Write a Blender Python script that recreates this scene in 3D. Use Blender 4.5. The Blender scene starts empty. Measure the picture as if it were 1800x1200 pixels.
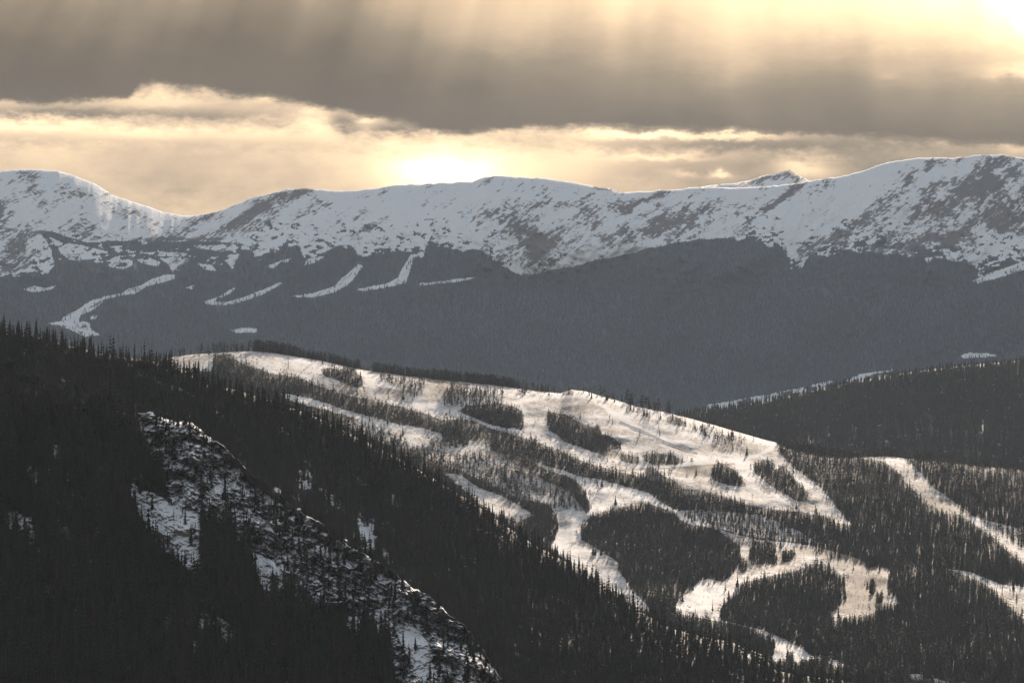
import bpy, math, time
import numpy as np
T0 = time.time()
rng = np.random.default_rng(7)
S = bpy.context.scene
COL = S.collection
F = 6404.0                      # focal length in photo pixels (16 degree field of view)

# ------------------------------------------------------------------ noise
def _hash(ix, iy, seed):
    h = (ix.astype(np.int64) * 374761393 + iy.astype(np.int64) * 668265263 + seed * 974634777) & 0xffffffff
    h = ((h ^ (h >> 13)) * 1274126177) & 0xffffffff
    h = (h ^ (h >> 16)) & 0xffffffff
    return h / 4294967295.0
def vnoise(x, y, seed=0):
    ix = np.floor(x); iy = np.floor(y); fx = x - ix; fy = y - iy
    ix = ix.astype(np.int64); iy = iy.astype(np.int64)
    fx = fx * fx * fx * (fx * (fx * 6 - 15) + 10); fy = fy * fy * fy * (fy * (fy * 6 - 15) + 10)
    a = _hash(ix, iy, seed); b = _hash(ix + 1, iy, seed); c = _hash(ix, iy + 1, seed); d = _hash(ix + 1, iy + 1, seed)
    return (a + (b - a) * fx) * (1 - fy) + (c + (d - c) * fx) * fy
def fbm(x, y, o=5, seed=0, gain=.5):
    r = 0; a = 1; t = 0
    for k in range(o):
        c, s_ = math.cos(.7 + 1.1 * k), math.sin(.7 + 1.1 * k)
        r = r + a * vnoise((x * c - y * s_) * 2 ** k + 17.3 * k, (x * s_ + y * c) * 2 ** k - 9.1 * k, seed + k); t += a; a *= gain
    return r / t            # 0..1, mean .5
def ridged(x, y, o=4, seed=0):
    r = 0; a = 1; t = 0
    for k in range(o):
        r = r + a * (1 - np.abs(2 * vnoise(x * 2 ** k + 5.3 * k, y * 2 ** k, seed + k) - 1)); t += a; a *= .5
    return r / t
def sstep(a, b, x):
    t = np.clip((x - a) / (b - a), 0, 1); return t * t * (3 - 2 * t)
def line(pts):
    p = np.array(pts, float); return lambda u: np.interp(u, p[:, 0], p[:, 1])
def inpoly(u, v, poly):
    p = np.array(poly, float); r = np.zeros(np.shape(u), bool)
    bb = (u >= p[:, 0].min()) & (u <= p[:, 0].max()) & (v >= p[:, 1].min()) & (v <= p[:, 1].max())
    uu = u[bb]; vv = v[bb]; c = np.zeros(uu.shape, bool); n = len(p)
    for i in range(n):
        x1, y1 = p[i]; x2, y2 = p[(i + 1) % n]
        if y1 == y2: continue
        c ^= ((y1 > vv) != (y2 > vv)) & (uu < (x2 - x1) * (vv - y1) / (y2 - y1) + x1)
    r[bb] = c
    return r
def anypoly(u, v, polys):
    r = np.zeros(np.shape(u), bool)
    for p in polys: r |= inpoly(u, v, p)
    return r
def segdist(u, v, pts):
    d = np.full(np.shape(u), 1e9)
    for (x1, y1), (x2, y2) in zip(pts[:-1], pts[1:]):
        L = (x2 - x1) ** 2 + (y2 - y1) ** 2
        t = np.clip(((u - x1) * (x2 - x1) + (v - y1) * (y2 - y1)) / L, 0, 1)
        d = np.minimum(d, np.hypot(u - x1 - t * (x2 - x1), v - y1 - t * (y2 - y1)))
    return d
def blobs(u, v, L):
    r = np.zeros(np.shape(u))
    for cu, cv, ru, rv, an, am in L:
        a = math.radians(an); du = u - cu; dv = v - cv
        x = (du * math.cos(a) - dv * math.sin(a)) / ru; y = (du * math.sin(a) + dv * math.cos(a)) / rv
        r = r + am * np.exp(-(x * x + y * y))
    return r

# ------------------------------------------------------------------ tagging
def tag(o, label=None, cat=None, group=None, kind=None):
    if label: o['label'] = label
    if cat: o['category'] = cat
    if group: o['group'] = group
    if kind: o['kind'] = kind
    return o
def link(name, me, parent=None):
    o = bpy.data.objects.new(name, me); COL.objects.link(o)
    if parent: o.parent = parent
    return o
def tri_mesh(name, V, Fc, mats, midx=None, smooth=False, attrs=None):
    me = bpy.data.meshes.new(name); V = np.ascontiguousarray(V, np.float32); Fc = np.ascontiguousarray(Fc, np.int32)
    k = Fc.shape[1]
    me.vertices.add(len(V)); me.vertices.foreach_set('co', V.ravel())
    me.loops.add(Fc.size); me.loops.foreach_set('vertex_index', Fc.ravel())
    me.polygons.add(len(Fc)); me.polygons.foreach_set('loop_start', np.arange(0, Fc.size, k, dtype=np.int32))
    for m in mats: me.materials.append(m)
    if midx is not None: me.polygons.foreach_set('material_index', np.ascontiguousarray(midx, np.int32))
    me.update(calc_edges=True)
    me.polygons.foreach_set('use_smooth', np.full(len(Fc), smooth, bool))
    for n, a in (attrs or {}).items():
        at = me.attributes.new(n, 'FLOAT', 'POINT'); at.data.foreach_set('value', np.ascontiguousarray(a, np.float32))
    me.update()
    return me

# ------------------------------------------------------------------ node helpers
class NT:
    def __init__(s, tree): s.t = tree; s.n = tree.nodes; s.l = tree.links
    def new(s, ty, **kw):
        n = s.n.new(ty)
        for k, v in kw.items(): setattr(n, k, v)
        return n
    def put(s, sock, v):
        if isinstance(v, bpy.types.NodeSocket): s.l.new(v, sock)
        else: sock.default_value = v
    def m(s, op, a, b=None, c=None, clamp=False):
        n = s.new('ShaderNodeMath', operation=op, use_clamp=clamp)
        s.put(n.inputs[0], a)
        if b is not None: s.put(n.inputs[1], b)
        if c is not None: s.put(n.inputs[2], c)
        return n.outputs[0]
    def noise(s, vec, scale, detail=5, rough=.55, dist=0):
        n = s.new('ShaderNodeTexNoise'); s.put(n.inputs['Vector'], vec); n.inputs['Scale'].default_value = scale
        n.inputs['Detail'].default_value = detail; n.inputs['Roughness'].default_value = rough; n.inputs['Distortion'].default_value = dist
        return n.outputs['Fac']
    def comb(s, x, y, z=0.0):
        n = s.new('ShaderNodeCombineXYZ'); s.put(n.inputs[0], x); s.put(n.inputs[1], y); s.put(n.inputs[2], z); return n.outputs[0]
    def ss(s, x, a, b):
        n = s.new('ShaderNodeMapRange', interpolation_type='SMOOTHSTEP'); s.put(n.inputs[0], x); s.put(n.inputs[1], a); s.put(n.inputs[2], b)
        return n.outputs[0]
    def mix(s, f, a, b, blend='MIX'):
        n = s.new('ShaderNodeMix', data_type='RGBA', blend_type=blend); s.put(n.inputs[0], f)
        s.put(n.inputs[6], a if isinstance(a, bpy.types.NodeSocket) else (*a, 1)); s.put(n.inputs[7], b if isinstance(b, bpy.types.NodeSocket) else (*b, 1))
        return n.outputs[2]
    def attr(s, name): return s.new('ShaderNodeAttribute', attribute_name=name).outputs['Fac']
    def ramp(s, f, stops):
        n = s.new('ShaderNodeValToRGB'); s.put(n.inputs[0], f); e = n.color_ramp.elements
        while len(e) < len(stops): e.new(.5)
        for k, (p, c) in enumerate(stops): e[k].position = p; e[k].color = (*c, 1)
        return n.outputs[0]
    def curve(s, x, pts, x0, x1, y0, y1):      # piecewise linear function by a float curve
        n = s.new('ShaderNodeFloatCurve'); xx = s.m('DIVIDE', s.m('SUBTRACT', x, float(x0)), float(x1 - x0), clamp=True); s.put(n.inputs[1], xx)
        c = n.mapping.curves[0]
        P = [((px - x0) / (x1 - x0), (py - y0) / (y1 - y0)) for px, py in pts]
        while len(c.points) < len(P): c.points.new(.5, .5)
        for q, (a, b) in zip(c.points, P): q.location = (a, b)
        n.mapping.update()
        return s.m('MULTIPLY_ADD', n.outputs[0], float(y1 - y0), float(y0))
def material(name, fn, rough=.9, spec=.15):
    m = bpy.data.materials.new(name); m.use_nodes = True; t = NT(m.node_tree)
    b = t.n['Principled BSDF']; b.inputs['Roughness'].default_value = rough; b.inputs['Specular IOR Level'].default_value = spec
    r = fn(t)
    c, h = r if isinstance(r, tuple) and len(r) == 2 and not isinstance(r[0], float) else (r, None)
    t.put(b.inputs['Base Color'], c if isinstance(c, bpy.types.NodeSocket) else (*c, 1))
    if h is not None:
        bp = t.new('ShaderNodeBump'); bp.inputs['Strength'].default_value = h[1]; bp.inputs['Distance'].default_value = h[2]
        t.put(bp.inputs['Height'], h[0]); t.l.new(bp.outputs[0], b.inputs['Normal'])
    return m

# ------------------------------------------------------------------ materials
def pos(t):
    g = t.new('ShaderNodeNewGeometry'); return g.outputs['Position']
SNOW = (.87, .86, .84); ROCK = (.13, .12, .115); LITTER_SHADE = (.024, .021, .018); BROWN = (.21, .165, .125)
def m_far(t):
    p = pos(t); sp = t.new('ShaderNodeSeparateXYZ'); t.l.new(p, sp.inputs[0])
    x, z = sp.outputs[0], sp.outputs[2]
    # rock shows in slanting streaks: stretch the pattern along the fall of the ribs
    a = t.m('ADD', t.m('MULTIPLY', x, .80), t.m('MULTIPLY', z, .60)); b = t.m('SUBTRACT', t.m('MULTIPLY', z, .80), t.m('MULTIPLY', x, .60))
    n1 = t.noise(t.comb(t.m('MULTIPLY', a, .35), b, 0.0), .022, 7, .68)
    n2 = t.noise(p, .055, 5, .65); n3 = t.noise(p, .006, 4, .6)
    f = t.m('ADD', t.m('MULTIPLY', n1, .6), t.m('MULTIPLY', n2, .4))
    f = t.m('ADD', f, t.m('MULTIPLY', t.m('SUBTRACT', n3, .5), .25))
    n4 = t.noise(t.comb(t.m('MULTIPLY', a, .3), b, 7.0), .09, 4, .7)
    f = t.m('MULTIPLY_ADD', t.m('SUBTRACT', t.m('MULTIPLY_ADD', t.m('SUBTRACT', n4, .5), .5, f), .5), 3.6, .5)
    th = t.m('ADD', f, t.m('MULTIPLY', t.attr('rock'), .52))
    k = t.m('MULTIPLY', t.ss(th, .70, 1.02), .92)
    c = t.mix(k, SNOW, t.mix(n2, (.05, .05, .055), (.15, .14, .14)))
    c = t.mix(t.ss(t.attr('forest'), .35, .8), c, (.09, .115, .14))  # wooded ground painted in the same haze-paled blue as its trees
    return c, (f, .5, 8.0)
M_FAR = material('snowy_mountain', m_far)
def m_ridge(t):
    p = pos(t)
    n1 = t.noise(p, .16, 4, .7); n2 = t.noise(p, .02, 5, .6); n3 = t.noise(p, .004, 3, .5); n4 = t.noise(p, .5, 3, .6)
    sm = t.attr('smooth'); br = t.attr('brush')
    f = t.m('ADD', t.m('MULTIPLY', n1, .55), t.m('MULTIPLY', n2, .45))
    f = t.m('ADD', f, t.m('MULTIPLY', t.m('SUBTRACT', n3, .5), .22))
    f = t.m('ADD', f, t.m('MULTIPLY', br, .26)); f = t.m('SUBTRACT', f, t.m('MULTIPLY', sm, .25))
    f = t.m('MULTIPLY_ADD', t.m('SUBTRACT', f, .5), 2.0, .5); k = t.ss(f, .36, .78)
    sp = t.new('ShaderNodeSeparateXYZ'); t.l.new(p, sp.inputs[0]); X_, Y_ = sp.outputs[0], sp.outputs[1]
    la = t.m('ADD', t.m('MULTIPLY', X_, .75), t.m('MULTIPLY', Y_, -.66)); lb = t.m('ADD', t.m('MULTIPLY', X_, .66), t.m('MULTIPLY', Y_, .75))
    n5 = t.noise(t.comb(t.m('MULTIPLY', la, .006), t.m('MULTIPLY', lb, .14)), 1., 4, .65)      # wind and groomer lines
    f = t.m('ADD', f, t.m('MULTIPLY', t.m('SUBTRACT', n5, .5), .22))
    sn = t.mix(t.ss(n2, .3, .75), (.76, .73, .70), (.60, .55, .50)); sn = t.mix(t.m('MULTIPLY', t.ss(n5, .50, .64), .35), sn, (.50, .45, .40))
    gr = t.mix(t.ss(n4, .35, .65), (.30, .235, .175), (.12, .10, .08))
    c = t.mix(k, sn, gr)
    c = t.mix(t.m('MULTIPLY', t.ss(br, .75, 1.3), .8), c, (.16, .125, .10))
    c = t.mix(t.m('MULTIPLY', t.ss(t.attr('forest'), .5, .9), t.ss(n1, .16, .34)), c, LITTER_SHADE)  # one dark colour for litter and painted shade under the trees
    return c, (t.m('ADD', n1, t.m('MULTIPLY', n4, .5)), .4, .8)
M_RIDGE = material('piste_snow_and_grass', m_ridge)
def m_near(t):
    p = pos(t); g = t.new('ShaderNodeNewGeometry'); sp = t.new('ShaderNodeSeparateXYZ'); t.l.new(g.outputs['True Normal'], sp.inputs[0])
    nz = sp.outputs[2]
    n1 = t.noise(p, .10, 6, .66); n2 = t.noise(p, .6, 4, .65); n3 = t.noise(p, .035, 4, .6)
    rk = t.attr('rock'); fo = t.attr('forest')
    s = t.m('ADD', nz, t.m('MULTIPLY', t.m('SUBTRACT', n1, .5), .75))
    s = t.m('ADD', s, t.m('MULTIPLY', t.m('SUBTRACT', n2, .5), .55))
    s = t.m('SUBTRACT', s, t.m('MULTIPLY', rk, .12))
    k = t.ss(s, .36, .55)
    rock = t.mix(n2, (.07, .062, .058), (.27, .235, .215))
    c = t.mix(k, rock, (.82, .81, .80))
    c = t.mix(t.m('MULTIPLY', t.ss(fo, .35, .85), t.ss(n3, .30, .42)), c, (.045, .04, .035))
    return c, (t.m('ADD', n1, t.m('MULTIPLY', n2, .5)), .6, 1.2)
M_NEAR = material('rock_and_snow', m_near)
def m_hill(t):
    p = pos(t); n = t.noise(p, .05, 5, .6)
    return t.mix(t.ss(n, .56, .70), (.045, .042, .04), (.42, .42, .44))
M_HILL = material('forest_floor_snow', m_hill)
def foliage(name, a, b, c):
    def fn(t):
        r = t.new('ShaderNodeAttribute', attribute_name='tint').outputs['Fac']
        o = t.new('ShaderNodeObjectInfo').outputs['Random']
        f = t.m('FRACT', t.m('ADD', r, o)); n = t.noise(pos(t), 1.2, 3, .6)
        col = t.ramp(f, [(0, a), (.55, b), (.9, b), (1, c)])
        return t.mix(t.m('MULTIPLY', n, .5), col, (.02, .024, .018))
    return material(name, fn, .85, .1)
M_SPRUCE = foliage('spruce_needles', (.017, .019, .012), (.028, .028, .018), (.055, .036, .024))
M_PINE = foliage('pine_needles', (.019, .021, .014), (.029, .029, .020), (.055, .036, .027))
M_FARTREE = foliage('haze_tinted_needles', (.085, .115, .145), (.105, .135, .165), (.13, .155, .175))  # pale blue stands for distance haze, painted into the needle colour
M_BARK = material('bark', lambda t: t.mix(t.noise(pos(t), 2.0), (.05, .042, .034), (.11, .095, .08)))
M_STEEL = material('galvanised_steel', lambda t: t.mix(t.noise(pos(t), .8), (.10, .095, .09), (.18, .17, .16)), .6, .4)
M_WOOD = material('weathered_wood', lambda t: t.mix(t.noise(pos(t), .7), (.09, .07, .055), (.20, .16, .12)))

# ------------------------------------------------------------------ terrain sheets
class Sheet:
    """One hillside: every vertex has its own real distance; the slope climbs away from the viewer to a crest and falls off behind."""
    def __init__(s, name, crest, vbot, Dc, Db, u0, u1, du, nv, mix, relief, mat, attrs, back=1400., crest_noise=(0, 30, 0), fade=.10, drop=.03):
        drop2 = .70 - drop
        s.crest0 = crest; s.vbot = vbot; s.u = np.arange(u0, u1 + du, du, dtype=float); s.t = np.linspace(0, 1, nv)
        s.cn = crest_noise
        U, Tt = np.meshgrid(s.u, s.t)
        vc = s.crest(U); V = vbot + (vc - vbot) * Tt; sfr = 1 - Tt
        g = mix * np.sqrt(np.clip(sfr, 0, 1)) + (1 - mix) * sfr
        D = Dc(U) - (Dc(U) - Db(U)) * g
        D = D + relief(U, V) * sstep(0, fade, sfr)
        s.D = D; s.Ug = U; s.Vg = V; s.u0 = u0; s.du = du; s.nv = nv
        X = (U - 900) / F * D; Z = (600 - V) / F * D
        P = np.stack([X, D, Z], -1)
        fall = []
        xc, yc, zc = X[-1], D[-1], Z[-1]
        for k in range(1, 15):
            q = (k / 14.) ** 1.6; d = back * q
            fall.append(np.stack([xc * (1 + d / yc * .0), yc + d, zc - (drop * d + drop2 * d * d / back)], -1))
        last = fall[-1].copy(); last[:, 1] += 300; last[:, 2] = -1000; fall.append(last)
        front = P[0].copy(); front[:, 2] = -1000; front[:, 1] -= 200
        P = np.concatenate([front[None], P, np.stack(fall)], 0)
        R, C = P.shape[:2]; idx = np.arange(R * C).reshape(R, C)
        Q = np.stack([idx[:-1, :-1], idx[:-1, 1:], idx[1:, 1:], idx[1:, :-1]], -1).reshape(-1, 4)
        A = {}
        for n, f in attrs.items():
            a = f(U, V); a = np.concatenate([a[:1], a] + [a[-1:]] * 15, 0); A[n] = a.ravel()
        s.obj = link(name, tri_mesh(name, P.reshape(-1, 3), Q, [mat], None, True, A)); s.obj['kind'] = 'structure'
    def crest(s, u):
        a, w, sd = s.cn
        return s.crest0(u) + (a * 2 * (fbm(u / w, u * 0 + .5, 4, 300 + sd) - .5) if a else 0)
    def at(s, u, v):
        """world point on the hillside seen from the viewpoint at picture direction u, v"""
        u = np.asarray(u, float); v = np.asarray(v, float)
        tc = (v - s.vbot) / (s.crest(u) - s.vbot)
        i = np.clip((u - s.u0) / s.du, 0, len(s.u) - 1.001); j = np.clip(tc * (s.nv - 1), 0, s.nv - 1.001)
        i0 = i.astype(int); j0 = j.astype(int); fi = i - i0; fj = j - j0
        D = (s.D[j0, i0] * (1 - fi) + s.D[j0, i0 + 1] * fi) * (1 - fj) + (s.D[j0 + 1, i0] * (1 - fi) + s.D[j0 + 1, i0 + 1] * fi) * fj
        return np.stack([(u - 900) / F * D, D, (600 - v) / F * D], -1)

# ---------- far range
far_crest = line([(-700, 330), (-300, 330), (-60, 306), (0, 301), (40, 297), (75, 298), (105, 301), (130, 308), (165, 322), (200, 343), (225, 352), (250, 359), (290, 374), (320, 379), (350, 378),
                  (380, 373), (410, 361), (440, 348), (475, 340), (505, 332), (540, 331), (580, 334), (620, 336), (660, 331), (700, 324), (740, 324), (790, 321), (830, 319), (855, 311), (880, 308),
                  (920, 312), (965, 314), (1000, 319), (1040, 327), (1070, 330), (1090, 338), (1120, 337), (1160, 334), (1200, 332), (1225, 329), (1280, 330), (1330, 329), (1370, 326),
                  (1400, 322), (1430, 317), (1480, 309), (1520, 300), (1560, 285), (1600, 279), (1640, 277), (1680, 278), (1720, 272), (1760, 272), (1800, 277), (1850, 290), (2000, 280), (2500, 300)])
treeline = line([(-700, 486), (0, 486), (40, 481), (90, 474), (100, 461), (140, 456), (190, 466), (235, 470), (262, 462), (300, 468), (330, 478), (352, 470), (385, 478), (404, 468), (412, 466), (435, 452), (455, 456), (475, 441), (500, 437), (524, 432),
                 (532, 446), (548, 450), (562, 443), (590, 439), (620, 437), (640, 449), (660, 446), (700, 444), (726, 446), (742, 449), (750, 431), (780, 434), (805, 437), (815, 444), (830, 438), (850, 441), (862, 452), (880, 466),
                 (905, 477), (915, 483), (945, 480), (1000, 468), (1050, 457), (1100, 447), (1150, 434), (1200, 424), (1240, 419), (1290, 416), (1300, 428), (1318, 428), (1345, 424), (1370, 437), (1390, 456), (1374, 472),
                 (1400, 464), (1420, 450), (1450, 444), (1480, 440), (1530, 442), (1580, 446), (1640, 451), (1690, 456), (1720, 470), (1800, 452), (2500, 450)])
FAR_OPEN = [
 [(104,571),(112,557),(138,543),(158,529),(181,522),(180,531),(164,545),(141,554),(139,565),(157,566),(161,580),(176,588),(150,592),(120,578)],
 [(84,567),(112,564),(112,571),(90,571)],[(180,522),(212,515),(212,520),(180,527)],
 [(210,519),(226,508),(246,502),(264,492),(290,483),(309,482),(306,490),(280,498),(258,503),(238,516)],
 [(40,509),(60,502),(80,506),(101,501),(90,509),(60,514)],[(160,556),(172,554),(168,560),(160,561)],
 [(356,531),(380,523),(379,531),(400,531),(420,525),(450,514),(492,496),(495,499),(462,517),(440,525),(400,536),(372,536)],
 [(385,522),(400,512),(413,505),(411,512),(391,523)],
 [(508,521),(550,515),(590,502),(600,490),(614,478),(630,464),(638,468),(625,486),(610,502),(590,513),(550,523)],
 [(622,509),(680,498),(700,488),(708,470),(720,452),(727,454),(721,476),(713,498),(690,503),(640,511)],
 [(735,498),(780,494),(812,489),(842,487),(812,494),(740,502)],
 [(403,580),(430,576),(452,578),(451,584),(415,585)],
 [(1708,494),(1740,480),(1800,460),(1900,440),(1900,452),(1800,474),(1760,487),(1718,498)],
 [(1684,627),(1702,620),(1748,622),(1752,626),(1700,630)],
 [(541,455),(572,450),(552,462),(536,466)],[(495,460),(512,453),(505,462)],
 [(468,468),(500,456),(480,472)],[(325,506),(342,500),(338,508)]]
FAR_ISLE = [[(66,405),(90,406),(117,416),(152,425),(190,423),(240,422),(300,424),(360,424),(420,427),(440,433),(446,442),(442,458),(425,462),(414,478),(400,482),(300,492),(120,480),(96,476),(90,440),(82,424)]]
FAR_ISLE_OPEN = [[(86,416),(110,427),(140,430),(165,436),(187,441),(190,449),(160,456),(125,459),(106,444),(96,428)],[(186,457),(210,450),(235,450),(233,466),(215,474),(193,469)],
 [(246,446),(290,442),(332,446),(326,453),(270,449)],[(242,457),(256,452),(281,459),(275,467),(250,464)],[(279,453),(330,452),(336,459),(314,468),(305,480),(296,464)],
 [(335,433),(400,430),(436,438),(400,441),(350,437)],[(386,449),(422,447),(414,460),(408,472),(400,463)],[(190,433),(218,432),(208,438)],[(345,462),(372,466),(380,476),(362,474)]]
FAR_TREES = [[(1708,478),(1730,463),(1770,458),(1800,452),(1900,448),(1900,455),(1800,462),(1745,474),(1712,484)],[(1500,425),(1540,410),(1560,418),(1560,436),(1505,436)],[(1290,425),(1345,412),(1372,432),(1340,445)],
 [(1600,435),(1660,425),(1690,440),(1660,452),(1600,448)]]
def far_forest(u, v):
    w = (fbm(u / 22., v / 12., 4, 5) - .5) * 26
    f = v > treeline(u) + w * np.where(u > 1350, 1.6, .8) * sstep(900, 860, u) + w * .25 + w * 1.3 * sstep(1280, 1400, u)
    f |= anypoly(u + w * .3, v + w * .2, FAR_ISLE) & (fbm(u / 14., v / 6., 3, 8) > .30)
    f |= anypoly(u + w * .3, v + w * .3, FAR_TREES) & (fbm(u / 16., v / 7., 3, 18) > .45)
    f &= ~anypoly(u + w * .25, v + w * .15, FAR_ISLE_OPEN)
    f &= ~anypoly(u + w * .06, v + w * .03, FAR_OPEN)
    crestC = line([(1200, 716), (1290, 702), (1400, 681), (1500, 657), (1570, 647)])(u)
    f &= ~((u > 1235) & (u < 1570) & (v > crestC + 2.) & (fbm(u / 14., v / 8., 3, 31) > .46))
    # scattered stands straying above the tree line
    st = (fbm(u / 10., v / 5., 4, 44) > .70 - .16 * np.exp(-np.clip(treeline(u) - v, 0, 99) / 18.)) & (v > treeline(u) - 55) & (v < treeline(u) + 2) & ((u > 1290) | (u < 900))
    return f | st
FAR_ROCK = [(1690,350,150,22,32,.9),(1640,420,160,22,15,.8),(1520,385,90,16,30,.9),(1460,420,60,10,30,.8),(1720,300,110,13,28,.8),(1780,370,70,40,30,.8),(1590,320,60,12,30,.5),(1200,385,95,26,10,.65),(1140,410,40,20,30,.7),
 (1070,422,18,12,0,.9),(1365,355,75,8,36,1.4),(1320,320,50,20,0,.3),(1150,345,50,5,22,.9),(1100,360,26,8,20,.6),(930,430,70,30,-20,.75),(960,440,30,34,-25,.7),(900,400,50,12,-25,.5),(1040,370,30,24,45,.35),
 (440,375,50,9,36,1.2),(500,352,42,15,30,.9),(560,352,40,12,-40,.7),(530,380,60,8,40,.4),(770,345,60,10,10,.4),(850,372,70,12,10,.35),(40,430,60,18,40,.95),(10,380,30,46,60,.8),(60,330,18,30,20,.8),(20,320,40,10,15,.7),(110,330,45,12,-30,.6),(200,370,110,8,-30,.5),
 (270,392,50,5,-32,.8),(30,460,60,14,30,.7),(640,370,30,30,40,.25),(950,328,60,6,-8,.5),(1060,330,25,5,-10,1.),(300,420,90,2.5,0,1.2),(390,405,60,8,35,.5)]
def far_relief(u, v):
    w = (fbm(u / 130., v / 130., 3, 91) - .5) * 120
    x = (u + w + (v - 380) * .75) / 120.; y = (v - 380) / 300.
    x2 = (u + w - (v - 380) * .5) / 90.
    k = .35 + .65 * sstep(560, 460, v)
    r = (ridged(x, y, 4, 60) - .6) * 330 * sstep(900, 1150, u) + (ridged(x2, y, 4, 70) - .6) * 170 * sstep(1150, 900, u)
    r = r * (.3 + .7 * k) + (fbm(u / 300., v / 200., 3, 80) - .5) * (280 + 200 * sstep(500, 900, u))
    r += (fbm(u / 14., v / 9., 4, 83) - .5) * (22 + 40 * sstep(450, 700, u)) * k
    r = r * (1 - .85 * np.exp(-((u - 270) / 100.) ** 2 - ((v - 390) / 60.) ** 2))
    # the basin between the left dome and the next summit, and the shelf in front of it
    r += 60 * np.exp(-((u - 330) / 90.) ** 2 - ((v - 400) / 30.) ** 2)
    r -= 130 * np.exp(-((u - 980) / 260.) ** 2) * sstep(430, 500, v + (u - 1000) * .2)
    return -r
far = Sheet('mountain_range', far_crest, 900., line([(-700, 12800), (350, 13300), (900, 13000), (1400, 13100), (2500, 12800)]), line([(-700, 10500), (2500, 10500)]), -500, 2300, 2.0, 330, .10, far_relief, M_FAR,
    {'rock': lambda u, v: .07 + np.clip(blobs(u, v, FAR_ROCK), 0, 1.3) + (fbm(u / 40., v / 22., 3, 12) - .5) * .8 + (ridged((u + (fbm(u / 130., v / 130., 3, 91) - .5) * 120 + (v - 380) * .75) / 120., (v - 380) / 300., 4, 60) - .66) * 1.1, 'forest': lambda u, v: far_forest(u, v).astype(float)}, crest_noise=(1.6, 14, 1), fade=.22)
peak_crest = line([(900, 420), (1150, 345), (1240, 327), (1290, 322), (1320, 316), (1345, 308), (1370, 303), (1388, 298), (1397, 304), (1410, 312), (1425, 318), (1500, 345), (1700, 420)])
peak = Sheet('distant_peak', peak_crest, 470., line([(900, 17000), (1700, 17000)]), line([(900, 15500), (1700, 15500)]), 900, 1700, 4.0, 50, .1, lambda u, v: (ridged(u / 40., v / 60., 4, 3) - .5) * 260, M_FAR,
    {'rock': lambda u, v: .35 + blobs(u, v, [(1385, 305, 14, 6, 0, 1.), (1330, 318, 40, 3, 20, .6)]), 'forest': lambda u, v: u * 0.}, crest_noise=(1.2, 10, 2))

# ---------- forested hill on the right
hill_crest = line([(700, 900), (1000, 800), (1180, 735), (1230, 722), (1290, 714), (1350, 704), (1400, 694), (1450, 682), (1500, 671), (1550, 662), (1600, 654), (1660, 646), (1720, 640), (1800, 633), (2100, 622), (2500, 640)])
hill = Sheet('forested_hill', hill_crest, 960., line([(700, 8300), (2500, 8600)]), line([(700, 7000), (2500, 7000)]), 700, 2500, 5.0, 80, .2, lambda u, v: (fbm(u / 110., v / 60., 4, 21) - .5) * 300, M_HILL, {})

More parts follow.
